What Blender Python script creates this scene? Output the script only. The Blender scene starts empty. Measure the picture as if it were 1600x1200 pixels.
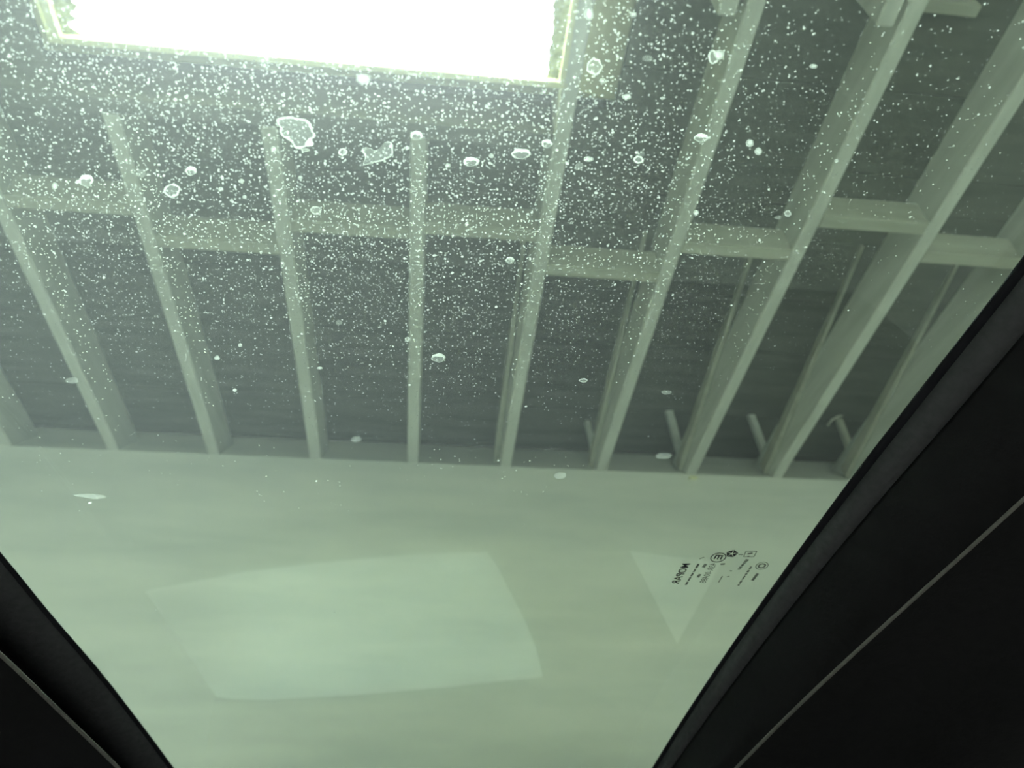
import bpy, bmesh, math, random
from mathutils import Vector, Matrix
from mathutils.geometry import tessellate_polygon

random.seed(7)
R = math.radians
scn = bpy.context.scene
COL = scn.collection

# ------------------------------------------------------------------ camera, sky, exposure
W_PX, H_PX = 1600, 1200
F_PX = 1200.0
PITCH = R(10)            # the ceiling falls towards the far wall by this angle
RAKE = R(17)             # the windscreen falls forward by this angle
SKY = (0.91, 1.0, 1.0)
SKY_STRENGTH = 3.2
EXPOSURE = 3.0

def orient():
    jc = Vector((-172, -1072, -F_PX)).normalized()        # joist direction seen from the camera
    a = -0.052
    xc = Vector((1, a, (-172 - 1072 * a) / F_PX)).normalized()
    nc = xc.cross(jc)
    xw = Vector((1, 0, 0)); jw = Vector((0, math.cos(PITCH), -math.sin(PITCH))); nw = xw.cross(jw)
    A = Matrix((xw, jw, nw)).transposed()
    B = Matrix((xc, jc, nc))
    return A @ B
CAM_M = orient()
cam_d = bpy.data.cameras.new('camera')
cam = bpy.data.objects.new('camera', cam_d)
COL.objects.link(cam)
cam.matrix_world = CAM_M.to_4x4()
cam_d.sensor_fit = 'HORIZONTAL'; cam_d.sensor_width = 36.0
cam_d.lens = 36.0 * F_PX / W_PX
cam_d.dof.use_dof = True; cam_d.dof.focus_distance = 0.72; cam_d.dof.aperture_fstop = 6.5
cam_d.clip_start = 0.01; cam_d.clip_end = 200
scn.camera = cam

world = bpy.data.worlds.new('sky'); scn.world = world
world.use_nodes = True
bg = world.node_tree.nodes['Background']
bg.inputs['Color'].default_value = (*SKY, 1)
bg.inputs['Strength'].default_value = SKY_STRENGTH

scn.view_settings.view_transform = 'Standard'
scn.view_settings.look = 'None'
scn.view_settings.gamma = 1.0
scn.view_settings.exposure = EXPOSURE
scn.view_settings.use_curve_mapping = False

def portal(name, loc, rot, sx, sy):
    ld = bpy.data.lights.new(name, 'AREA'); ld.shape = 'RECTANGLE'; ld.size = sx; ld.size_y = sy
    ld.cycles.is_portal = True
    o = bpy.data.objects.new(name, ld); o.location = loc; o.rotation_euler = rot; COL.objects.link(o)
portal('doorway_daylight', (0, -4.3, -0.2), (R(90), 0, 0), 2.6, 2.0)

# ------------------------------------------------------------------ helpers
def ray(px, py):
    return (CAM_M @ Vector((px - W_PX / 2, -(py - H_PX / 2), -F_PX))).normalized()

def hit(px, py, p0, n):
    d = ray(px, py)
    return d * (p0.dot(n) / d.dot(n))

X = Vector((1, 0, 0))
J = Vector((0, math.cos(PITCH), -math.sin(PITCH)))
N = X.cross(J)
WALL_Y = 3.0
FLOOR_Z = -1.15
YN = Vector((0, 1, 0))
FOOT = hit(645, 722, Vector((0, WALL_Y, 0)), YN)       # where a joist meets the wall top
def jp(px, py, h=0.0):
    """pixel -> point on the plane h above the undersides of the joists"""
    return hit(px, py, FOOT + N * h, N)
def frame(x, s, h):
    """x across, s along the joists (0 at the wall), h above the undersides"""
    return Vector((x, 0, 0)) + Vector((0, FOOT.y, FOOT.z)) + J * s + N * h
def to_frame(p):
    q = p - Vector((0, FOOT.y, FOOT.z))
    return q.x, q.dot(J), q.dot(N)

G = Vector((0, math.cos(RAKE), -math.sin(RAKE)))        # down the windscreen
GN = X.cross(G)                                         # out through the windscreen
GH = 0.53
def gp(u, v, h=0.0):
    return GN * (GH + h) + X * u + G * v
def guv(px, py):
    p = hit(px, py, GN * GH, GN)
    return p.x, p.dot(G)

def mesh_obj(name, verts, faces, mat, parent=None, smooth=False, mat_idx=None):
    me = bpy.data.meshes.new(name)
    me.from_pydata([tuple(v) for v in verts], [], faces)
    mats = mat if isinstance(mat, (list, tuple)) else [mat]
    for m in mats: me.materials.append(m)
    if mat_idx: me.polygons.foreach_set('material_index', mat_idx)
    if smooth: me.polygons.foreach_set('use_smooth', [True] * len(me.polygons))
    me.update()
    o = bpy.data.objects.new(name, me)
    COL.objects.link(o)
    if parent is not None:
        o.parent = parent
        o.matrix_parent_inverse = Matrix.Translation(parent.location).inverted() if parent.parent is None else parent.matrix_parent_inverse.copy()
    return o

def fix_normals(o):
    bm = bmesh.new(); bm.from_mesh(o.data)
    bmesh.ops.recalc_face_normals(bm, faces=bm.faces)
    bm.to_mesh(o.data); bm.free()
    return o

def box_pts(o, a, b, c):
    """o corner, a b c edge vectors"""
    return [o, o + a, o + a + b, o + b, o + c, o + a + c, o + a + b + c, o + b + c]
BOXF = [(0, 3, 2, 1), (4, 5, 6, 7), (0, 1, 5, 4), (1, 2, 6, 5), (2, 3, 7, 6), (3, 0, 4, 7)]

def beam(name, o, a, b, c, mat, parent=None, bevel=0.0):
    ob = mesh_obj(name, box_pts(o, a, b, c), BOXF, mat, parent)
    bm = bmesh.new(); bm.from_mesh(ob.data)
    if bevel:
        bmesh.ops.bevel(bm, geom=list(bm.edges), offset=bevel, segments=1, affect='EDGES')
    bmesh.ops.recalc_face_normals(bm, faces=bm.faces)
    bm.to_mesh(ob.data); bm.free()
    return ob

def wbox(name, x0, x1, y0, y1, z0, z1, mat, parent=None, bevel=0.0):
    return beam(name, Vector((x0, y0, z0)), Vector((x1 - x0, 0, 0)), Vector((0, y1 - y0, 0)), Vector((0, 0, z1 - z0)), mat, parent, bevel)

def tube(name, pts, r, mat, parent=None, n=8):
    verts, faces = [], []
    for i, p in enumerate(pts):
        t = (pts[min(i + 1, len(pts) - 1)] - pts[max(i - 1, 0)]).normalized()
        s = t.cross(Vector((0.13, 0.31, 0.94))).normalized(); w = t.cross(s)
        for k in range(n):
            a = 2 * math.pi * k / n
            verts.append(p + (s * math.cos(a) + w * math.sin(a)) * r)
    for i in range(len(pts) - 1):
        for k in range(n):
            faces.append((i * n + k, i * n + (k + 1) % n, (i + 1) * n + (k + 1) % n, (i + 1) * n + k))
    faces.append(tuple(range(n))[::-1]); faces.append(tuple(range((len(pts) - 1) * n, len(pts) * n)))
    return fix_normals(mesh_obj(name, verts, faces, mat, parent, smooth=True))

def empty(name, loc):
    o = bpy.data.objects.new(name, None); o.location = loc; o.empty_display_size = 0.1
    COL.objects.link(o); return o

def tag(o, label=None, cat=None, group=None, kind=None):
    if label: o['label'] = label
    if cat: o['category'] = cat
    if group: o['group'] = group
    if kind: o['kind'] = kind
    return o

# ------------------------------------------------------------------ materials
def new_mat(name):
    m = bpy.data.materials.new(name); m.use_nodes = True
    nt = m.node_tree; nt.nodes.clear()
    out = nt.nodes.new('ShaderNodeOutputMaterial')
    return m, nt, out

def rough_mat(name, c1, c2, scale=(1, 1, 1), nscale=4.0, rough=0.8, bump=0.0, detail=6, spec=0.2):
    """a surface whose colour wanders between two tones with stretched noise"""
    m, nt, out = new_mat(name)
    b = nt.nodes.new('ShaderNodeBsdfPrincipled')
    tc = nt.nodes.new('ShaderNodeTexCoord'); mp = nt.nodes.new('ShaderNodeMapping')
    mp.inputs['Scale'].default_value = scale
    nz = nt.nodes.new('ShaderNodeTexNoise'); nz.inputs['Scale'].default_value = nscale
    nz.inputs['Detail'].default_value = detail; nz.inputs['Roughness'].default_value = 0.6
    cr = nt.nodes.new('ShaderNodeValToRGB')
    cr.color_ramp.elements[0].position = 0.3; cr.color_ramp.elements[1].position = 0.7
    cr.color_ramp.elements[0].color = (*c1, 1); cr.color_ramp.elements[1].color = (*c2, 1)
    L = nt.links.new
    L(tc.outputs['Object'], mp.inputs['Vector']); L(mp.outputs['Vector'], nz.inputs['Vector'])
    L(nz.outputs['Fac'], cr.inputs['Fac']); L(cr.outputs['Color'], b.inputs['Base Color'])
    b.inputs['Roughness'].default_value = rough
    b.inputs['Specular IOR Level'].default_value = spec
    if bump:
        bp = nt.nodes.new('ShaderNodeBump'); bp.inputs['Strength'].default_value = bump
        bp.inputs['Distance'].default_value = 0.01
        L(nz.outputs['Fac'], bp.inputs['Height']); L(bp.outputs['Normal'], b.inputs['Normal'])
    L(b.outputs['BSDF'], out.inputs['Surface'])
    return m

M_WALL = rough_mat('pale_plaster', (0.53, 0.54, 0.49), (0.72, 0.71, 0.62), (0.45, 1, 3.0), 1.6, 0.9, 0.15)
M_JOIST = rough_mat('limewashed_wood', (0.50, 0.50, 0.44), (0.66, 0.66, 0.60), (9, 0.7, 9), 2.0, 0.75, 0.0)
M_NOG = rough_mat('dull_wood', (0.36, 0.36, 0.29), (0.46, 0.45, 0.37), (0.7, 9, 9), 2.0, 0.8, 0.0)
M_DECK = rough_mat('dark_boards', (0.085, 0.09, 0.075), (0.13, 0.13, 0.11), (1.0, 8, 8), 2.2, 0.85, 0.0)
M_CONC = rough_mat('concrete', (0.36, 0.36, 0.34), (0.46, 0.46, 0.43), (1, 1, 1), 3.0, 0.9, 0.2)
M_LINING = rough_mat('cream_paint', (0.72, 0.70, 0.42), (0.82, 0.80, 0.52), (3, 3, 3), 5.0, 0.7)
M_MOSS = rough_mat('mossy_dirt', (0.22, 0.24, 0.12), (0.58, 0.58, 0.36), (1, 1, 1), 45.0, 1.0, 0.3)
M_ROOF = rough_mat('felt', (0.05, 0.05, 0.05), (0.07, 0.07, 0.07))
M_TRIM = rough_mat('charcoal_trim_fabric', (0.024, 0.024, 0.024), (0.033, 0.033, 0.033), (1, 1, 1), 120.0, 0.95, 0.1, spec=0.05)
M_PLASTIC = rough_mat('black_plastic', (0.0035, 0.0034, 0.0034), (0.005, 0.0049, 0.0049), (1, 1, 1), 80.0, 0.85, 0.1, spec=0.08)
M_RUBBER = rough_mat('black_rubber', (0.005, 0.005, 0.006), (0.008, 0.008, 0.009), (1, 1, 1), 40.0, 0.9, spec=0.05)
M_PIPING = rough_mat('grey_piping', (0.045, 0.042, 0.036), (0.07, 0.066, 0.057), (1, 1, 1), 150.0, 0.9)
M_PAPER = rough_mat('pale_paper', (0.43, 0.44, 0.46), (0.50, 0.51, 0.53), (1, 1, 1), 3.0, 0.8)
M_STEEL = rough_mat('pale_metal', (0.45, 0.44, 0.36), (0.55, 0.54, 0.44), (1, 1, 1), 12.0, 0.5)
M_INK = rough_mat('black_print', (0.006, 0.008, 0.008), (0.008, 0.010, 0.010), (1, 1, 1), 5.0, 0.9)

def ink_faint():
    m, nt, out = new_mat('worn_print')
    d = nt.nodes.new('ShaderNodeBsdfDiffuse'); d.inputs['Color'].default_value = (0.008, 0.01, 0.01, 1)
    t = nt.nodes.new('ShaderNodeBsdfTransparent'); mx = nt.nodes.new('ShaderNodeMixShader')
    mx.inputs['Fac'].default_value = 0.52
    nt.links.new(d.outputs[0], mx.inputs[1]); nt.links.new(t.outputs[0], mx.inputs[2]); nt.links.new(mx.outputs[0], out.inputs['Surface'])
    return m
M_INKF = ink_faint()

TINT = (0.885, 0.975, 0.91, 1)
def glass_mats():
    m1, nt, out = new_mat('tinted_glass')
    g = nt.nodes.new('ShaderNodeBsdfGlass'); g.inputs['IOR'].default_value = 1.5
    g.inputs['Roughness'].default_value = 0.0; g.inputs['Color'].default_value = TINT
    nt.links.new(g.outputs[0], out.inputs['Surface'])
    # outer face: the same glass under a film of dried dirt that spreads the light a little, graded to paint in glare
    m2, nt, out = new_mat('dusty_veiled_tinted_glass')
    L = nt.links.new
    g = nt.nodes.new('ShaderNodeBsdfGlass'); g.inputs['IOR'].default_value = 1.5
    g.inputs['Roughness'].default_value = 0.0; g.inputs['Color'].default_value = TINT
    gr = nt.nodes.new('ShaderNodeBsdfGlass'); gr.inputs['IOR'].default_value = 1.5
    gr.inputs['Roughness'].default_value = HAZE_ROUGH; gr.inputs['Color'].default_value = (0.97, 0.96, 1.0, 1)
    tl = nt.nodes.new('ShaderNodeBsdfTranslucent'); tl.inputs['Color'].default_value = (0.78, 0.85, 0.85, 1)
    tc = nt.nodes.new('ShaderNodeTexCoord')
    nz = nt.nodes.new('ShaderNodeTexNoise'); nz.inputs['Scale'].default_value = 5.0; nz.inputs['Detail'].default_value = 5
    L(tc.outputs['Object'], nz.inputs['Vector'])
    mr = nt.nodes.new('ShaderNodeMapRange'); mr.inputs['From Min'].default_value = 0.3; mr.inputs['From Max'].default_value = 0.7
    mr.inputs['To Min'].default_value = HAZE_MIX * 0.85; mr.inputs['To Max'].default_value = HAZE_MIX * 1.15
    L(nz.outputs['Fac'], mr.inputs['Value'])
    a = nt.nodes.new('ShaderNodeMixShader'); L(mr.outputs['Result'], a.inputs['Fac'])
    L(g.outputs[0], a.inputs[1]); L(gr.outputs[0], a.inputs[2])
    b = nt.nodes.new('ShaderNodeMixShader')
    sx = nt.nodes.new('ShaderNodeSeparateXYZ'); L(tc.outputs['Object'], sx.inputs[0])
    fm = nt.nodes.new('ShaderNodeMapRange'); fm.inputs['From Min'].default_value = -0.30; fm.inputs['From Max'].default_value = 0.32
    fm.inputs['To Min'].default_value = FILM_MIX * 1.6; fm.inputs['To Max'].default_value = FILM_MIX * 0.4  # film thickens to the left, painting in the uneven veil of glare
    L(sx.outputs['X'], fm.inputs['Value']); L(fm.outputs['Result'], b.inputs['Fac'])
    L(a.outputs[0], b.inputs[1]); L(tl.outputs[0], b.inputs[2])
    L(b.outputs[0], out.inputs['Surface'])
    return m1, m2
HAZE_ROUGH, HAZE_MIX, FILM_MIX = 0.48, 0.042, 0.033
M_GLASS, M_GLASS_OUT = glass_mats()

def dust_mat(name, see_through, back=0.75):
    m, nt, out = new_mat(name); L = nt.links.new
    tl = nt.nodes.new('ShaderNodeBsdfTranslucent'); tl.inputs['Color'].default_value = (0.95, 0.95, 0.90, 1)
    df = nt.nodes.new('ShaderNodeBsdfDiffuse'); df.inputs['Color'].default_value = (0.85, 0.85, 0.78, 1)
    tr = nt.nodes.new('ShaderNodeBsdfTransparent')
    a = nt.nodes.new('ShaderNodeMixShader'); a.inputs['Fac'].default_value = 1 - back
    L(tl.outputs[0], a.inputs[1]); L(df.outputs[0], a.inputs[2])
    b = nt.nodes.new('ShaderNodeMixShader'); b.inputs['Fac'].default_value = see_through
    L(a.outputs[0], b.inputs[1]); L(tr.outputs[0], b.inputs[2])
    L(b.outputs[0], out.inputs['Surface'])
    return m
M_SPECK = dust_mat('dried_dirt', 0.62)
M_RIM = dust_mat('dried_dirt_rim', 0.35)
M_FAINT = dust_mat('faint_dirt_or_glint', 0.82)
M_FILM = dust_mat('dried_dirt_film', 0.90)

def pane_mat():
    m, nt, out = new_mat('milky_sheet'); L = nt.links.new
    tl = nt.nodes.new('ShaderNodeBsdfTranslucent'); tl.inputs['Color'].default_value = (0.95, 0.97, 0.95, 1)
    tr = nt.nodes.new('ShaderNodeBsdfTransparent')
    b = nt.nodes.new('ShaderNodeMixShader'); b.inputs['Fac'].default_value = 0.9
    L(tl.outputs[0], b.inputs[1]); L(tr.outputs[0], b.inputs[2]); L(b.outputs[0], out.inputs['Surface'])
    return m
M_PANE = pane_mat()

# ------------------------------------------------------------------ the garage: floor, walls, ceiling
XL, XR, YB = -3.4, 3.4, -4.2
WT = 0.30
wz = FOOT.z                                            # the wall stops under the joists
tag(wbox('floor', XL - 0.2, XR + 0.2, YB - 0.2, WALL_Y + 1.0, FLOOR_Z - 0.15, FLOOR_Z, M_CONC), kind='structure')
tag(wbox('ground', -14, 14, -22, YB - 0.2, FLOOR_Z - 0.3, FLOOR_Z - 0.05, M_CONC), kind='structure')
# far wall: its top slopes with the joists that rest on it
wall = mesh_obj('wall_front', [Vector((XL, WALL_Y, FLOOR_Z)), Vector((XR, WALL_Y, FLOOR_Z)),
                               Vector((XR, WALL_Y + WT, FLOOR_Z)), Vector((XL, WALL_Y + WT, FLOOR_Z)),
                               Vector((XL, WALL_Y, wz)), Vector((XR, WALL_Y, wz)),
                               Vector((XR, WALL_Y + WT, wz + 0.24)), Vector((XL, WALL_Y + WT, wz + 0.24))],
                BOXF, M_WALL)
fix_normals(wall); tag(wall, kind='structure')
top_z = lambda y: wz + (WALL_Y - y) * math.tan(PITCH) + 0.62
DECK_H = 0.36
def side_wall(name, x0, x1):
    o = mesh_obj(name, [Vector((x0, YB, FLOOR_Z)), Vector((x1, YB, FLOOR_Z)), Vector((x1, WALL_Y + 0.7, FLOOR_Z)), Vector((x0, WALL_Y + 0.7, FLOOR_Z)),
                        Vector((x0, YB, top_z(YB))), Vector((x1, YB, top_z(YB))), Vector((x1, WALL_Y + 0.7, top_z(WALL_Y + 0.7))), Vector((x0, WALL_Y + 0.7, top_z(WALL_Y + 0.7)))],
                 BOXF, M_WALL)
    fix_normals(o); tag(o, kind='structure'); return o
side_wall('wall_left', XL - 0.15, XL)
side_wall('wall_right', XR, XR + 0.15)
# the eaves leaf behind the wall plate
tag(wbox('wall_eaves', XL, XR, WALL_Y + 0.55, WALL_Y + 0.7, FLOOR_Z, wz + 0.5, M_DECK), kind='structure')
# back wall with the open garage doorway
DOOR_W, DOOR_T = 1.25, 0.75
bk = tag(empty('wall_back', (0, YB, FLOOR_Z)), kind='structure')
wbox('wall_panel', XL, -DOOR_W, YB - 0.15, YB, FLOOR_Z, top_z(YB), M_WALL, bk)
wbox('wall_panel', DOOR_W, XR, YB - 0.15, YB, FLOOR_Z, top_z(YB), M_WALL, bk)
wbox('lintel_panel', -DOOR_W, DOOR_W, YB - 0.15, YB, DOOR_T, top_z(YB), M_WALL, bk)

# skylight corners
SK_H = 0.028
a0 = to_frame(jp(85, 60)); a1 = to_frame(jp(880, 128))
sx0, sx1 = a0[0], a1[0]; s_far = (a0[1] + a1[1]) / 2; s_near = s_far - 1.15
px0, px1, p_far, p_near = sx0 + .006, sx1 - .006, s_far - .006, s_near + .006

# ceiling boards (laid across the joists, on top of them), split round the skylight
s_end = (FOOT.y - YB) / math.cos(PITCH)
ceil = tag(empty('ceiling', frame(0, 0, DECK_H)), kind='structure')
BW = 0.15
s = 0.62; k = 0
CURB = 0.24
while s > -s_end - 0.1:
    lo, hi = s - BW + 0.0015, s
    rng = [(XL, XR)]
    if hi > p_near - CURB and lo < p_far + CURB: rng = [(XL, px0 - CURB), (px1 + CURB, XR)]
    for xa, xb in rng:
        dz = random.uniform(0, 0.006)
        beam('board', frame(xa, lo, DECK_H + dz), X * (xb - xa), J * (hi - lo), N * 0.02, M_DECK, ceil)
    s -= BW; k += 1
T0 = DECK_H + 0.03
for nm, xa, xb, sa, sb in (('roof_felt', XL, px0 - CURB, -s_end - 0.3, 0.8), ('roof_felt', px1 + CURB, XR, -s_end - 0.3, 0.8),
                           ('roof_felt', px0 - CURB, px1 + CURB, p_far + CURB, 0.8), ('roof_felt', px0 - CURB, px1 + CURB, -s_end - 0.3, p_near - CURB)):
    beam(nm, frame(xa, sa, T0), X * (xb - xa), J * (sb - sa), N * 0.05, M_ROOF, ceil)

# skylight: a slim cream frame under a milky sheet, curb boards leading up through the roof
sky = tag(empty('window_1', frame((sx0 + sx1) / 2, s_far, 0)), 'bright white skylight in a slim cream frame in the dark ceiling', kind='structure')
FW = 0.016
for nm, xa, xb, sa, sb in (('frame_bar', sx0 - FW, sx1 + FW, s_far - .002, s_far + FW), ('frame_bar', sx0 - FW, sx1 + FW, s_near - FW, s_near),
                           ('frame_bar', sx0 - FW * .4, sx0 + FW, s_near, s_far), ('frame_bar', sx1 - FW * .7, sx1 + FW * .5, s_near, s_far)):
    beam(nm, frame(xa, sa, 0), X * (xb - xa), J * (sb - sa), N * 0.022, M_LINING, sky, 0.002)
hi4 = [(px0, p_far), (px1, p_far), (px1, p_near), (px0, p_near)]
cx, cs = (sx0 + sx1) / 2, (s_far + s_near) / 2
def off(p, d):
    return (p[0] + (d if p[0] > cx else -d), p[1] + (d if p[1] > cs else -d))
for i in range(4):
    j = (i + 1) % 4
    v = [frame(*off(hi4[i], .01), SK_H + .012), frame(*off(hi4[j], .01), SK_H + .012), frame(*off(hi4[j], .20), T0), frame(*off(hi4[i], .20), T0),
         frame(*off(hi4[i], .04), SK_H + .012), frame(*off(hi4[j], .04), SK_H + .012), frame(*off(hi4[j], .24), T0), frame(*off(hi4[i], .24), T0)]
    fix_normals(mesh_obj('curb_board', v, BOXF, M_LINING, sky))
beam('pane', frame(px0 - .02, p_near - .02, SK_H), X * (px1 - px0 + .04), J * (p_far - p_near + .04), N * 0.01, M_PANE, sky)
# dirt and moss that have crept over the edges of the sheet
def dirt(pix, seed):
    r = random.Random(seed)
    pts = [to_frame(jp(px, py, SK_H - 0.006)) for px, py in pix]
    n = len(pts)
    v = [frame(q[0], q[1], SK_H - 0.005) for q in pts] + [frame(q[0], q[1], SK_H - 0.0005) for q in pts]
    f = [tuple(range(n)), tuple(range(2 * n - 1, n - 1, -1))] + [(i, (i + 1) % n, n + (i + 1) % n, n + i) for i in range(n)]
    fix_normals(mesh_obj('dirt_patch', v, f, M_MOSS, sky))
dirt([(-40, -330), (40, -330), (78, -120), (96, -40), (112, -8), (112, 3), (121, 8), (118, 16), (110, 21), (116, 26), (124, 27), (116, 33), (107, 36), (110, 43), (122, 50), (134, 56), (138, 61), (112, 62), (82, 58), (60, 0), (20, -120)], 1)
right = [(880, -330), (872, -150), (868, -60)]
y = -50
while y < 120:
    right.append((865.5 - y * 0.085 + random.uniform(-3.0, 3.0), y)); y += random.uniform(5, 11)
right += [(852, 124), (866, 127), (880, 128), (897, 0), (915, -150), (940, -330)]
dirt(right, 2)

sk_p = bpy.data.lights.new('skylight_daylight', 'AREA'); sk_p.shape = 'RECTANGLE'; sk_p.size = px1 - px0 + .1; sk_p.size_y = p_far - p_near + .1
sk_p.cycles.is_portal = True
sk_o = bpy.data.objects.new('skylight_daylight', sk_p); COL.objects.link(sk_o)
sk_o.location = frame((px0 + px1) / 2, (p_far + p_near) / 2, SK_H + .03); sk_o.rotation_euler = (-PITCH, 0, 0)

# ------------------------------------------------------------------ joists
JW, JD = 0.046, 0.165
feet = [(12, 690), (180, 692), (335, 705), (493, 715), (645, 722), (790, 732), (940, 738), (1080, 743), (1214, 747), (1342, 752)]
jx = [hit(px, py, Vector((0, WALL_Y, 0)), YN).x for px, py in feet]
jlabel = ['pale ceiling joist cut off by the left edge of the picture',
          'pale ceiling joist leaning left, second from the left edge',
          'pale ceiling joist running into the skylight, leftmost of those three',
          'pale ceiling joist running into the skylight, middle of those three',
          'pale upright ceiling joist running into the skylight under its right half',
          'pale ceiling joist passing just right of the bright skylight',
          'pale ceiling joist, second to the right of the skylight, beside the single thin strut',
          'pale ceiling joist with a small white chip at its foot, third right of the skylight',
          'broad pale ceiling joist, fourth right of the skylight, its upper end at the right edge',
          'pale ceiling joist half hidden by the dark right pillar trim']
HEAD_S = to_frame(jp(500, 205))[1]
joists = []
for i, x in enumerate(jx):
    top = HEAD_S if i in (2, 3, 4) else -s_end - 0.05
    o = beam('ceiling_joist', Vector((0, 0, 0)) + frame(x - JW / 2, top, 0), X * JW, J * (0.45 - top), N * JD, M_JOIST, None, 0.004)
    tag(o, jlabel[i], 'joist', 'ceiling joists'); joists.append(o)
# header that trims the joists below the skylight
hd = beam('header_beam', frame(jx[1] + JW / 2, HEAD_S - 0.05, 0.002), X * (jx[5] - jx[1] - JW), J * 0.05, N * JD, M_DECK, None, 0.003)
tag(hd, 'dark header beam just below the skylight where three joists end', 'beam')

# lapped joists beside two of the joists, seen at the top
for tip, xo, lab in (((1134, 26), 0, 'short lapped joist end left of the second joist right of the skylight'),
                     ((1381, 42), 0, 'short lapped joist end at the top, left of the third joist right of the skylight')):
    t = to_frame(jp(*tip))
    o = beam('lapped_joist', frame(t[0] - JW / 2, -s_end, 0.0), X * JW, J * (t[1] + s_end), N * JD, M_JOIST, None, 0.004)
    tag(o, lab, 'joist', 'lapped joists')

# noggings: pixel of the middle of the far lower edge
nogs = [(0, (30 , 300), 1, 'faint wooden nogging between the two leftmost joists'),
        (1, (130, 332), 2, 'faint wooden nogging between second and third joists from left, below the skylight corner'),
        (2, (340, 392), 3, 'faint hazy nogging between the two leftmost joists under the skylight'),
        (3, (545, 368), 4, 'faint hazy nogging under the middle of the skylight'),
        (4, (750, 372), 5, 'faint hazy nogging under the right end of the skylight'),
        (5, (945, 436), 6, 'dull wooden nogging between first and second joists right of the skylight'),
        (6, (1140, 401), 7, 'dull wooden nogging between second and third joists right of the skylight'),
        (7, (1345, 360), 8, 'dull wooden nogging with a dark top line, highest of the right-hand ones'),
        (8, (1490, 414), 9, 'dull wooden nogging touching the dark right pillar trim')]
for a, (px, py), b, lab in nogs:
    if a == 0: continue
    t = to_frame(jp(px, py))
    o = beam('nogging', frame(jx[a] + JW / 2, t[1] - 0.045, 0.0), X * (jx[b] - jx[a] - JW), J * 0.045, N * 0.11, M_NOG, None, 0.003)
    tag(o, lab, 'nogging', 'noggings between the joists')
# thin batten up under the boards
t = to_frame(jp(1520, 22, 0.30))
o = beam('batten', frame(jx[7] + JW / 2, t[1] - 0.02, DECK_H - 0.045), X * (jx[8] - jx[7] - JW), J * 0.035, N * 0.045, M_NOG, None, 0.003)
tag(o, 'thin dim batten under the boards in the top right corner', 'batten')

# rafters that rise from the joist feet to the boards
RA = R(8)
RJ = (J * -math.cos(RA) + N * math.sin(RA)); RN = (N * math.cos(RA) + J * math.sin(RA))
rlab = {5: 'thin dim rafter rising beside the joist just right of the skylight',
        6: 'thin dim rafter rising beside the second joist right of the skylight',
        7: 'thin dim rafter rising from the foot of the joist with the white chip',
        8: 'thin dim rafter rising from the foot of the broad fourth joist',
        9: 'thin dim rafter rising beside the half hidden joist by the pillar'}
for i, lab in rlab.items():
    c0 = frame(jx[i] - JW / 2 - 0.004 - 0.022, 0.02, 0.03)      # tapers towards its upper end
    v = [c0, c0 + X * 0.022, c0 + X * 0.022 + RN * 0.06, c0 + RN * 0.06]
    c1 = c0 + RJ * 1.15 + RN * 0.045 + X * 0.008
    v += [c1, c1 + X * 0.012, c1 + X * 0.012 + RN * 0.012, c1 + RN * 0.012]
    o = fix_normals(mesh_obj('rafter', v, BOXF, M_NOG))
    tag(o, lab, 'rafter', 'rafters behind the joists')

# struts standing on the wall top
def strut(p_low, p_top, lab, w=0.034, strap=False):
    P = Vector((0, WALL_Y + 0.06, 0))
    a, b = hit(*p_low, P, YN), hit(*p_top, P, YN)
    t = (b - a).normalized(); sx = YN.cross(t).normalized()
    e = empty('strut', a); tag(e, lab, 'strut', 'struts on the wall top')
    beam('post', a - sx * w / 2, sx * w, YN * 0.03, b - a, M_STEEL if strap else M_JOIST, e, 0.003)
    foot = beam('foot_plate', a - sx * w - t * 0.004, sx * w * 2, YN * 0.05, t * 0.008, M_NOG, e, 0.001)
    if strap:
        pts = [hit(px, py, P - YN * 0.02, YN) for px, py in ((1293, 664), (1299, 656), (1308, 651), (1319, 647), (1332, 645))]
        tube('strap', pts, 0.006, M_STEEL, e, 6)
strut((936, 738), (918, 655), 'thin short strut left of the foot of the second joist right of the skylight', 0.024)
strut((1074, 742), (1046, 640), 'thin leaning strut at the foot of the joist with the white chip')
strut((1212, 746), (1168, 628), 'thin leaning strut at the foot of the broad fourth joist')
strut((1348, 745), (1312, 652), 'thin leaning strut with a curved strap on top, beside the right pillar trim', 0.03, True)
c = hit(1084, 744, Vector((0, WALL_Y - 0.02, 0)), YN)
cp = mesh_obj('plaster_chip', box_pts(c - X * 0.018 - Vector((0, 0, 0.006)), X * 0.036, YN * 0.02, Vector((0, 0, 0.010))), BOXF, M_LINING, joists[7])
fix_normals(cp)

# ------------------------------------------------------------------ the car
car = tag(empty('car', (0, 0.4, FLOOR_Z)), 'car seen from its seat, dark pillars either side of a dusty windscreen', 'car')

E_R = [(1800, 135), (1700, 271), (1600, 405), (1525, 502), (1450, 597), (1335, 745), (1225, 895), (1120, 1045), (1020, 1200), (962, 1300), (945, 1330)]
E_L = [(-1000, -330), (-500, 270), (-150, 690), (0, 866), (79, 962), (152, 1046), (206, 1115), (269, 1199), (330, 1290), (358, 1330)]
rail_r = [guv(*p) for p in E_R]; rail_l = [guv(*p) for p in E_L]
V_TOP, V_BOT = -0.02, min(rail_r[-1][1], rail_l[-1][1])
def rail_at(rail, v):
    r = sorted(rail, key=lambda q: q[1])
    for (u0, v0), (u1, v1) in zip(r, r[1:]):
        if v0 <= v <= v1: return u0 + (u1 - u0) * (v - v0) / (v1 - v0)
    (u0, v0), (u1, v1) = (r[0], r[1]) if v < r[0][1] else (r[-2], r[-1])
    return u0 + (u1 - u0) * (v - v0) / (v1 - v0)

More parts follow.
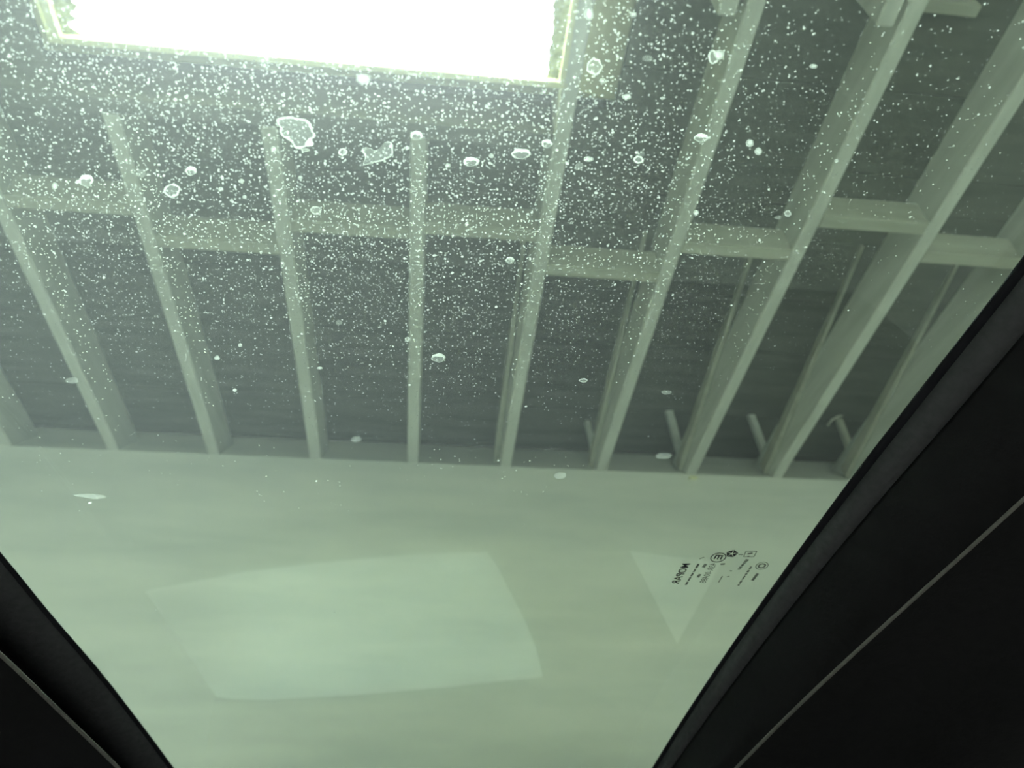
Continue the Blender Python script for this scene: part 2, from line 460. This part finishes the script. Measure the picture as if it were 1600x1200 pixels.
# windscreen: a slab of glass, clear inner face, dusty outer face
NV = 26
GT = 0.005
gv, gf, gi = [], [], []
for i in range(NV + 1):
    v = V_TOP + (V_BOT - V_TOP) * i / NV
    ul, ur = rail_at(rail_l, v) - 0.012, rail_at(rail_r, v) + 0.012
    gv += [gp(ul, v, -GT), gp(ur, v, -GT), gp(ul, v, 0), gp(ur, v, 0)]
for i in range(NV):
    a, b = 4 * i, 4 * i + 4
    gf += [(a, a + 1, b + 1, b), (a + 2, b + 2, b + 3, a + 3), (a, b, b + 2, a + 2), (a + 1, a + 3, b + 3, b + 1)]; gi += [0, 1, 0, 0]
gf += [(0, 2, 3, 1), (4 * NV, 4 * NV + 1, 4 * NV + 3, 4 * NV + 2)]; gi += [0, 0]
screen = mesh_obj('windscreen', gv, gf, [M_GLASS, M_GLASS_OUT], car, mat_idx=gi)
fix_normals(screen)
screen['label'] = 'dusty green tinted windscreen speckled with dried drops'

# dust specks: small flat domes on the outer face
def dust():
    import numpy as np
    rng = np.random.default_rng(11)
    u0, u1 = rail_at(rail_l, V_TOP), rail_at(rail_r, V_TOP)
    n = 300000
    uu = rng.uniform(-0.62, 0.62, n); vv = rng.uniform(V_TOP, V_BOT, n)
    ub = np.array([0.0]); 
    um, vm = guv(400, 150)
    um2, vm2 = guv(700, 420)
    def gauss(u, v, a, b, c, d): return np.exp(-(((u - a) / c) ** 2) - (((v - b) / d) ** 2))
    dens = 0.95 * gauss(uu, vv, um, vm, 0.30, 0.16) + 0.75 * gauss(uu, vv, um2 - 0.03, vm2 - 0.03, 0.26, 0.13) + 0.05
    # slow unevenness, like spray that dried in patches
    dens *= 0.8 + 0.2 * np.sin(uu * 23 + 2 * np.sin(vv * 17)) * np.sin(vv * 29 + 1.3)
    dens *= 1 / (1 + np.exp((vv - 0.58) / 0.05)) * 0.93 + 0.07
    keep = rng.uniform(0, 1, n) < np.clip(dens, 0, 1) * SPECK_DENSITY
    uu, vv = uu[keep], vv[keep]; m = len(uu)
    lo = np.interp(vv, *zip(*[(q[1], q[0]) for q in sorted(rail_l, key=lambda q: q[1])]))
    hi = np.interp(vv, *zip(*[(q[1], q[0]) for q in sorted(rail_r, key=lambda q: q[1])]))
    ok = (uu > lo) & (uu < hi); uu, vv = uu[ok], vv[ok]; m = len(uu)
    rad = SPECK_R * np.exp(rng.normal(0, 0.25, m))
    big = rng.uniform(0, 1, m) < 0.012; rad[big] *= 1.9
    near = np.clip((0.36 - vv) / 0.25, 0, 1); rad *= (0.72 + 0.4 * near) * np.clip(1.0 - (uu - 0.08) * 1.6, 0.70, 1.0)
    ang = rng.uniform(0, 6.28, m); asp = rng.uniform(0.6, 1.0, m)
    K = 6
    P = np.zeros((m, K + 1, 3))
    nn, xx, gg = np.array(GN), np.array(X), np.array(G)
    base = nn[None] * (GH + 0.0003) + uu[:, None] * xx[None] + vv[:, None] * gg[None]
    for k in range(K):
        a = 2 * math.pi * k / K
        rr = rad * rng.uniform(0.8, 1.15, m)
        du = rr * math.cos(a); dv = rr * asp * math.sin(a)
        ru = du * np.cos(ang) - dv * np.sin(ang); rv = du * np.sin(ang) + dv * np.cos(ang)
        P[:, k] = base + ru[:, None] * xx + rv[:, None] * gg
    P[:, K] = base + nn[None] * (rad[:, None] * 0.35)
    idx = np.arange(m)[:, None, None] * (K + 1)
    tri = np.array([[k, (k + 1) % K, K] for k in range(K)])[None]
    F = (idx + tri).reshape(-1, 3)
    me = bpy.data.meshes.new('dust_specks')
    nvt = m * (K + 1); nf = len(F)
    me.vertices.add(nvt); me.vertices.foreach_set('co', P.reshape(-1))
    me.loops.add(nf * 3); me.loops.foreach_set('vertex_index', F.reshape(-1).astype('int32'))
    me.polygons.add(nf); me.polygons.foreach_set('loop_start', np.arange(0, nf * 3, 3, dtype='int32'))
    me.polygons.foreach_set('loop_total', np.full(nf, 3, dtype='int32'))
    me.materials.append(M_SPECK); me.update(calc_edges=True); me.validate()
    o = bpy.data.objects.new('dust_specks', me); COL.objects.link(o)
    o.parent = screen; o.matrix_parent_inverse = screen.matrix_world.inverted()
    o['kind'] = 'stuff'
    print('specks', m)
SPECK_DENSITY, SPECK_R = 0.95, 0.00070

# big dried water spots, and one glint drawn on the glass
def px_poly_to_uv(pts): return [guv(*p) for p in pts]
def water_spot_or_glint(uvs, rim=0.0016, solid=False, crescent=None, rim_mat=None):
    """closed outline on the glass: raised rim with a thin film inside"""
    n = len(uvs)
    cu = sum(q[0] for q in uvs) / n; cv = sum(q[1] for q in uvs) / n
    verts, faces, mi = [], [], []
    for i, (u, v) in enumerate(uvs):
        du, dv = cu - u, cv - v; l = math.hypot(du, dv) or 1
        w = min(rim, l * 0.6)
        if crescent is not None:
            a = math.atan2(-dv, -du)
            w = min(l * 0.75, w * (1.0 + 2.6 * max(0, math.cos(a - crescent))))
            if math.cos(a - crescent) < -0.5: w *= 0.4
        w *= random.uniform(0.75, 1.25)
        m = 0.5
        verts += [gp(u, v, 0.0002), gp(u + du / l * w * m, v + dv / l * w * m, 0.0010), gp(u + du / l * w, v + dv / l * w, 0.0003)]
    for i in range(n):
        a, b = 3 * i, 3 * ((i + 1) % n)
        faces += [(a, b, b + 1, a + 1), (a + 1, b + 1, b + 2, a + 2)]; mi += [0, 0]
    c = len(verts); verts.append(gp(cu, cv, 0.0003))
    for i in range(n):
        faces.append((3 * i + 2, 3 * ((i + 1) % n) + 2, c)); mi.append(0 if solid else 1)
    o = mesh_obj('water_spot_or_glint', verts, faces, [rim_mat or M_RIM, M_FILM], None, mat_idx=mi)
    o.parent = screen; o.matrix_parent_inverse = screen.matrix_world.inverted()
    return o
def refine(pts, k=3, jit=0.6):
    out = []
    for i in range(len(pts)):
        p0, p1, p2, p3 = (Vector(pts[(i + d) % len(pts)]) for d in (-1, 0, 1, 2))
        for q in range(k):
            t = q / k
            p = 0.5 * ((2 * p1) + (p2 - p0) * t + (2 * p0 - 5 * p1 + 4 * p2 - p3) * t * t + (3 * p1 - p0 - 3 * p2 + p3) * t ** 3)
            out.append((p.x + random.uniform(-jit, jit), p.y + random.uniform(-jit, jit)))
    return out
def oval(cx, cy, w, h, rot=0.0, n=14):
    return [(cx + w / 2 * math.cos(a) * random.uniform(.86, 1.1), cy + h / 2 * math.sin(a) * random.uniform(.86, 1.1)) for a in (2 * math.pi * i / n + rot for i in range(n))]
UP = -math.pi / 2
def all_spots():
    water_spot_or_glint(px_poly_to_uv(refine([(432, 185), (449, 180), (463, 183), (478, 185), (487, 193), (490, 204), (494, 211), (485, 219), (482, 226), (470, 231), (461, 229), (455, 220), (444, 213), (438, 206), (438, 198)])), 0.0016)
    water_spot_or_glint(px_poly_to_uv(oval(484, 223, 14, 10)), 0.002, True)
    water_spot_or_glint(px_poly_to_uv(oval(478, 233, 14, 5)), 0.001)
    water_spot_or_glint(px_poly_to_uv(refine([(566, 232), (575, 229), (586, 234), (594, 230), (603, 220), (612, 221), (615, 233), (612, 243), (598, 250), (582, 253), (568, 256), (571, 243)])), 0.0012)
    for cx, cy, w, h, kind in [
        (270, 296, 26, 21, 'r'), (136, 280, 23, 20, 'c'), (222, 269, 15, 14, 'f'), (300, 265, 17, 15, 'c'), (87, 289, 9, 12, 's'),
        (651, 210, 20, 15, 'c'), (736, 251, 26, 15, 'c'), (814, 239, 30, 18, 'c'), (854, 223, 17, 14, 'c'), (700, 257, 9, 7, 's'),
        (768, 242, 8, 8, 's'), (928, 103, 26, 27, 'r'), (941, 125, 12, 9, 's'), (920, 20, 14, 20, 's'), (989, 22, 12, 9, 's'),
        (1114, 88, 18, 22, 'r'), (1123, 84, 18, 15, 's'), (1011, 90, 18, 10, 'f'), (979, 150, 15, 9, 's'), (1095, 214, 22, 14, 'c'),
        (1171, 222, 13, 13, 's'), (1184, 235, 12, 12, 's'), (997, 248, 16, 13, 'r'), (1003, 239, 9, 8, 'f'), (919, 247, 16, 9, 's'), (905, 258, 14, 10, 'f'),
        (494, 327, 18, 14, 'r'), (685, 557, 23, 14, 'c'), (797, 405, 13, 12, 'c'), (536, 236, 14, 12, 'r'), (428, 232, 9, 12, 's'), (470, 276, 8, 7, 's'), (378, 281, 9, 7, 's'), (346, 294, 8, 8, 's'),
        (1087, 331, 9, 10, 's'), (1230, 332, 12, 11, 'r'), (557, 684, 18, 9, 'f'), (114, 592, 22, 10, 'f'), (376, 537, 7, 6, 's'), (340, 557, 9, 7, 's'), (383, 306, 7, 6, 's'),
        (530, 502, 10, 8, 'f'), (637, 528, 9, 8, 'r'), (500, 573, 9, 5, 's'), (911, 592, 14, 7, 'c'), (1041, 611, 16, 7, 'f'), (1270, 102, 13, 8, 's'), (1306, 250, 8, 6, 's'), (875, 741, 20, 11, 'f'),
        (568, 122, 24, 18, 's'), (412, 96, 18, 14, 'f'), (1036, 710, 26, 10, 'f'), (1035, 152, 9, 5, 's'), (1215, 338, 10, 7, 'f')]:
        uv = px_poly_to_uv(oval(cx, cy, w, h, random.uniform(0, 1)))
        water_spot_or_glint(uv, 0.0013, kind == 's', UP if kind == 'c' else None, M_FAINT if kind == 'f' else (M_SPECK if kind == 's' or cy > 300 else None))
    # a glint of reflected light drawn as a pale streak, with a chip below it
    water_spot_or_glint(px_poly_to_uv(refine([(114, 771), (130, 769), (146, 769), (160, 771), (168, 774), (158, 777), (145, 777), (128, 774)], 2, 0.2)), 0.0022, True, None, M_FAINT)
    water_spot_or_glint(px_poly_to_uv(oval(142, 783, 6, 4)), 0.002, True)
dust(); all_spots()

# printed mark on the glass, read from outside
def ground_axes():
    a = Vector((*guv(1075, 872), 0)); b = Vector((*guv(1057, 906), 0))
    e1 = (b - a).normalized(); e2 = Vector((e1.y, -e1.x, 0))
    c = Vector((*guv(1070, 890), 0)); l = Vector((*guv(1060, 890), 0))
    if (l - c).dot(e2) < 0: e2 = -e2
    return e1, e2
E1, E2 = ground_axes()
INK_H = -GT - 0.0004
def ink(name, uvs_faces, mat, lab=None):
    v, f = uvs_faces
    n = len(v)
    vs = [gp(q[0], q[1], INK_H) for q in v] + [gp(q[0], q[1], INK_H - 0.0002) for q in v]
    fs = [tuple(x) for x in f] + [tuple(y + n for y in reversed(x)) for x in f]
    o = mesh_obj(name, vs, fs, mat); o.parent = screen; o.matrix_parent_inverse = screen.matrix_world.inverted()
    if lab: o['label'] = lab
    return o
def text_uv(s, start_px, end_px, height_scale=1.0, shear=0.0, bold=0.0):
    cu = bpy.data.curves.new('lettering', 'FONT'); cu.body = s; cu.size = 1.0; cu.shear = shear; cu.offset = bold
    cu.resolution_u = 3
    ob = bpy.data.objects.new('lettering', cu); COL.objects.link(ob)
    dg = bpy.context.evaluated_depsgraph_get()
    me = bpy.data.meshes.new_from_object(ob.evaluated_get(dg))
    bpy.data.objects.remove(ob); bpy.data.curves.remove(cu)
    xs = [v.co.x for v in me.vertices]; w = max(xs) - min(xs); x0 = min(xs)
    a = Vector((*guv(*start_px), 0)); b = Vector((*guv(*end_px), 0)); L = (b - a).length / w
    e1 = (b - a).normalized(); e2 = Vector((e1.y, -e1.x, 0)); e2 = e2 if e2.dot(E2) > 0 else -e2
    out = [(a + e1 * (v.co.x - x0) * L + e2 * v.co.y * L * height_scale) for v in me.vertices]
    fs = [list(p.vertices) for p in me.polygons]
    bpy.data.meshes.remove(me)
    return [(q.x, q.y) for q in out], fs
def ring_uv(cpx, r, t, asp=1.0, n=28):
    c = Vector((*guv(*cpx), 0)); v = []
    for i in range(n):
        a = 2 * math.pi * i / n
        for rr in (r, r - t):
            q = c + E1 * (rr * math.cos(a)) + E2 * (rr * math.sin(a) * asp); v.append((q.x, q.y))
    return v, [(2 * i, 2 * ((i + 1) % n), 2 * ((i + 1) % n) + 1, 2 * i + 1) for i in range(n)]
def bar_uv(a_px, b_px, w):
    a = Vector((*guv(*a_px), 0)); b = Vector((*guv(*b_px), 0)); e = (b - a).normalized(); p = Vector((-e.y, e.x, 0)) * w / 2
    return [((a + p).x, (a + p).y), ((b + p).x, (b + p).y), ((b - p).x, (b - p).y), ((a - p).x, (a - p).y)], [(0, 1, 2, 3)]
def join_uv(parts):
    v, f = [], []
    for pv, pf in parts:
        n = len(v); v += pv; f += [tuple(x + n for x in q) for q in pf]
    return v, f
def px_len(n_px, at=(1110, 880)):
    a, b = guv(*at), guv(at[0] + n_px, at[1]); return math.hypot(a[0] - b[0], a[1] - b[1])
U1 = px_len(1)
def word_bars(a_px, b_px, w, cuts, seed):
    """a line of print too small to read: one worn bar per word"""
    r = random.Random(seed); out = []; t = 0.0
    while t < 0.97:
        d = r.uniform(0.10, 0.22); e = min(1, t + d)
        out.append(bar_uv((a_px[0] + (b_px[0] - a_px[0]) * t, a_px[1] + (b_px[1] - a_px[1]) * t),
                          (a_px[0] + (b_px[0] - a_px[0]) * e, a_px[1] + (b_px[1] - a_px[1]) * e), w * r.uniform(.7, 1.1)))
        t = e + 0.035
    return join_uv(out)
def letter_e(cpx, r):
    c = Vector((*guv(*cpx), 0)); out = []
    def rect(a0, a1, b0, b1):
        q = [c + E1 * a * r + E2 * b * r for a, b in ((a0, b0), (a1, b0), (a1, b1), (a0, b1))]
        out.append(([(p.x, p.y) for p in q], [(0, 1, 2, 3)]))
    rect(-0.52, -0.34, -0.5, 0.5)
    for b in (-0.5, -0.09, 0.32): rect(-0.34, 0.34, b, b + 0.18)
    return join_uv(out)
ink('glass_lettering', text_uv('MOPAR', (1077, 874.5), (1058.5, 906.5), 1.05, 0.15, 0.012), M_INK, 'black mirrored lettering reading MOPAR')
ink('glass_lettering', text_uv('43R-00488', (1118.5, 874.5), (1100.5, 905), 1.25), M_INKF, 'small mirrored approval number')
ink('approval_ring', join_uv([ring_uv((1120.5, 865), 12 * U1, 1.5 * U1), letter_e((1120.5, 865), 12 * U1)]), M_INK, 'ring with a letter E printed in black')

# five-sided emblem with a five-pointed star left open
def emblem(cpx, r):
    c = Vector((*guv(*cpx), 0)); pent, star = [], []
    for k in range(5):
        a = 2 * math.pi * k / 5 + math.pi
        pent.append(c + (E1 * math.cos(a) + E2 * math.sin(a)) * r)
    parts = []
    for k in range(5):
        p, q = pent[k], pent[(k + 1) % 5]; m = c
        g = 0.10
        a2, b2 = p.lerp(q, 0.03), q.lerp(p, 0.03)
        inner = c.lerp((p + q) / 2, 0.20)
        parts.append(([(a2.x, a2.y), (b2.x, b2.y), (inner.x, inner.y)], [(0, 1, 2)]))
    return join_uv(parts)
ink('star_emblem', emblem((1141.7, 859), 9.6 * U1), M_INK, 'solid five-sided emblem with an open star')
def slant(cx, cy, dx, dy):   # small helper in picture pixels along the print's own slant
    return (cx + dx, cy + dy)
sq = [(1163.5, 855.2), (1180.5, 855.2), (1176, 863.8), (1160, 863.8)]
ink('square_mark', join_uv([bar_uv(sq[i], sq[(i + 1) % 4], 1.2 * U1) for i in range(4)] + [bar_uv((1166, 859.5), (1174, 858), 3.2 * U1), bar_uv((1165.5, 863), (1169, 863), 1.6 * U1)]), M_INKF)
ink('round_mark', join_uv([ring_uv((1188.5, 878), 10 * U1, 1.4 * U1), ring_uv((1188.5, 878), 6.5 * U1, 3.0 * U1)]), M_INKF)
for i, (a, b, w) in enumerate([((1090, 875), (1070, 908), 3.6), ((1101.5, 875), (1097, 880.5), 5.0), ((1092.5, 891), (1088.5, 896), 4.6),
                               ((1099, 864.5), (1091, 867), 1.4), ((1124, 875.5), (1131, 875), 3.2), ((1127, 894), (1121, 904), 1.6), ((1138, 886), (1142, 886), 2.0),
                               ((1134, 895), (1138, 894.5), 1.8), ((1166, 868), (1152, 884), 5.0), ((1172, 879), (1151.5, 909), 3.6),
                               ((1182, 890), (1173.5, 901), 4.6), ((1152, 860.5), (1159, 860.5), 1.6)]):
    n = math.hypot(b[0] - a[0], b[1] - a[1])
    ink('small_print', word_bars(a, b, w * U1, 0, i) if n > 16 else bar_uv(a, b, w * U1), M_INKF)

# pillar trims: each lofted through rails, from the glass edge towards the seat, with thickness
def along(p, f, dn=0.0):
    return hit(p[0], p[1], GN * GH, GN) * f - GN * dn
def loft(name, rails, mat, thick=0.012, outward=None):
    n = len(rails[0]); v, f = [], []
    for r in rails: v += r
    m = len(v)
    k = len(rails)
    o = mesh_obj(name, v, [(i * n + j, i * n + j + 1, (i + 1) * n + j + 1, (i + 1) * n + j) for i in range(k - 1) for j in range(n - 1)], mat, car, smooth=True)
    sd = o.modifiers.new('thickness', 'SOLIDIFY'); sd.thickness = thick; sd.offset = outward or 0
    return o
def resample(poly, n):
    """even points along a picture polyline, smoothed"""
    pts = [Vector((p[0], p[1])) for p in poly]
    d = [0]
    for a, b in zip(pts, pts[1:]): d.append(d[-1] + (b - a).length)
    out = []
    for i in range(n):
        t = d[-1] * i / (n - 1); j = 0
        while j < len(d) - 2 and d[j + 1] < t: j += 1
        u = (t - d[j]) / (d[j + 1] - d[j])
        p0, p1, p2, p3 = pts[max(j - 1, 0)], pts[j], pts[j + 1], pts[min(j + 2, len(pts) - 1)]
        out.append(0.5 * ((2 * p1) + (p2 - p0) * u + (2 * p0 - 5 * p1 + 4 * p2 - p3) * u * u + (3 * p1 - p0 - 3 * p2 + p3) * u ** 3))
    return out
NR = 34
def rail3(poly, f): return [along(p, f) for p in resample(poly, NR)]
Rr = [[(1750, 203), (1600, 405), (1525, 502), (1450, 597), (1335, 745), (1225, 895), (1120, 1045), (1020, 1200), (945, 1330)],
      [(1765, 208), (1617, 408), (1540, 506), (1464, 601), (1348, 748), (1234, 897), (1127, 1046), (1027, 1201), (951, 1332)],
      [(1835, 245), (1672, 435), (1590, 530), (1500, 636), (1390, 762), (1272, 903), (1156, 1052), (1047, 1204), (964, 1336)],
      [(1846, 249), (1682, 439), (1599, 533), (1508, 640), (1398, 765), (1279, 905), (1162, 1054), (1052, 1206), (968, 1338)],
      [(1990, 430), (1800, 600), (1700, 690), (1600, 780), (1500, 871), (1400, 961), (1265, 1086), (1150, 1201), (1030, 1330)],
      [(2400, 560), (2250, 760), (2150, 860), (2050, 960), (1950, 1060), (1850, 1160), (1700, 1300), (1500, 1420), (1300, 1500)]]
Rl = [[(-460, 318), (-150, 690), (0, 866), (79, 962), (152, 1046), (206, 1115), (269, 1199), (358, 1330)],
      [(-466, 322), (-156, 694), (-5, 870), (74, 966), (147, 1050), (201, 1118), (264, 1202), (352, 1332)],
      [(-540, 390), (-230, 755), (-62, 935), (18, 1018), (92, 1098), (150, 1158), (212, 1228), (300, 1345)],
      [(-560, 410), (-250, 775), (-82, 950), (2, 1028), (74, 1108), (135, 1168), (197, 1238), (285, 1350)],
      [(-620, 500), (-260, 810), (-120, 918), (0, 1023), (92, 1111), (184, 1200), (280, 1300)],
      [(-1100, 700), (-700, 1000), (-560, 1120), (-440, 1220), (-360, 1300), (-280, 1370), (-160, 1450), (0, 1540)]]
for side, rr in (('right', Rr), ('left', Rl)):
    sg = 1 if side == 'right' else -1
    fs = (0.992, 0.985, 0.95, 0.94, 0.80, 0.66)
    rails = [rail3(p, f) for p, f in zip(rr, fs)]
    o = loft('window_seal', [[q + GN * 0.003 for q in rails[0]], rails[0], rails[1]], M_RUBBER, 0.003)
    p = loft('pillar_trim', [rails[1], [a.lerp(b, .5) - GN * 0.004 for a, b in zip(rails[1], rails[2])], rails[2]], M_TRIM, 0.004)
    p['label'] = 'charcoal fabric strip along the ' + ('right' if sg > 0 else 'left') + ' edge of the windscreen'
    # groove and inner panel
    mid = [a.lerp(b, .5) - GN * 0.004 for a, b in zip(rails[3], rails[4])]
    q = loft('pillar_panel', [rails[2], [a.lerp(b, .5) + GN * 0.006 for a, b in zip(rails[2], rails[3])], rails[3], mid, rails[4]], M_PLASTIC, 0.004)
    q['label'] = 'black inner pillar panel'
    tube('piping', rails[4], 0.0027, M_PIPING, car, 8)['label'] = 'thin grey piping seam'
    loft('door_panel', [rails[4], [a.lerp(b, .5) for a, b in zip(rails[4], rails[5])], rails[5]], M_PLASTIC, 0.006)
# small clip moulded into the right door panel
clip = [along(p, 0.775) for p in ((1393, 1097), (1401, 1104), (1412, 1101), (1430, 1088), (1452, 1068), (1470, 1050))]
tube('trim_clip', clip, 0.0028, M_PLASTIC, car, 6)

# dashboard below the frame and the headliner behind it
DZ = -0.16
dash = mesh_obj('dashboard', [Vector((x, y, z)) for y, z in ((0.72, DZ - 0.30), (0.74, DZ - 0.04), (0.80, DZ), (1.74, DZ), (1.78, DZ - 0.02), (1.78, DZ - 0.30)) for x in (-0.85, 0.85)],
                [(0, 1, 3, 2), (2, 3, 5, 4), (4, 5, 7, 6), (6, 7, 9, 8), (8, 9, 11, 10), (10, 11, 1, 0), (0, 2, 4, 6, 8, 10), (1, 11, 9, 7, 5, 3)], M_PLASTIC, car)
fix_normals(dash)
hl = [gp(-0.7, V_TOP - 0.0, -0.004), gp(0.7, V_TOP, -0.004), Vector((0.7, -1.6, gp(0, V_TOP).z + 0.06)), Vector((-0.7, -1.6, gp(0, V_TOP).z + 0.06))]
head = mesh_obj('headliner', hl + [p + Vector((0, 0, 0.03)) for p in hl], BOXF, M_TRIM, car); fix_normals(head)

# pale sheets on the dashboard; the windscreen shows them as faint reflections
def mirror_to_dash(px, py, z):
    d = ray(px, py); inner = GN * (GH - GT)
    p = d * (inner.dot(GN) / d.dot(GN)); r = d - 2 * d.dot(GN) * GN
    return p + r * ((z - p.z) / r.z)
def sheet(name, pix, lab, cat, mat):
    pts = [mirror_to_dash(px, py, DZ + 0.001) for px, py in pix]
    n = len(pts); v = pts + [p + Vector((0, 0, 0.002)) for p in pts]
    f = [tuple(range(n)), tuple(range(2 * n - 1, n - 1, -1))] + [(i, (i + 1) % n, n + (i + 1) % n, n + i) for i in range(n)]
    return tag(fix_normals(mesh_obj(name, v, f, mat)), lab, cat)
sheet('paper_sheet', [(213, 926), (228, 958), (246, 995), (262, 1030), (275, 1052), (294, 1072), (322, 1084), (360, 1092), (420, 1093), (560, 1085), (700, 1073), (848, 1057),
                      (838, 1015), (820, 970), (800, 932), (780, 892), (762, 863), (640, 868), (500, 880), (380, 895), (300, 910)],
      'large pale sheet with a rounded corner mirrored low in the windscreen', 'paper', M_PAPER)
sheet('paper_scrap', [(985, 862), (1058, 1006), (1127, 880)], 'small pale triangular sheet mirrored beside the printed glass mark', 'paper', M_PAPER)
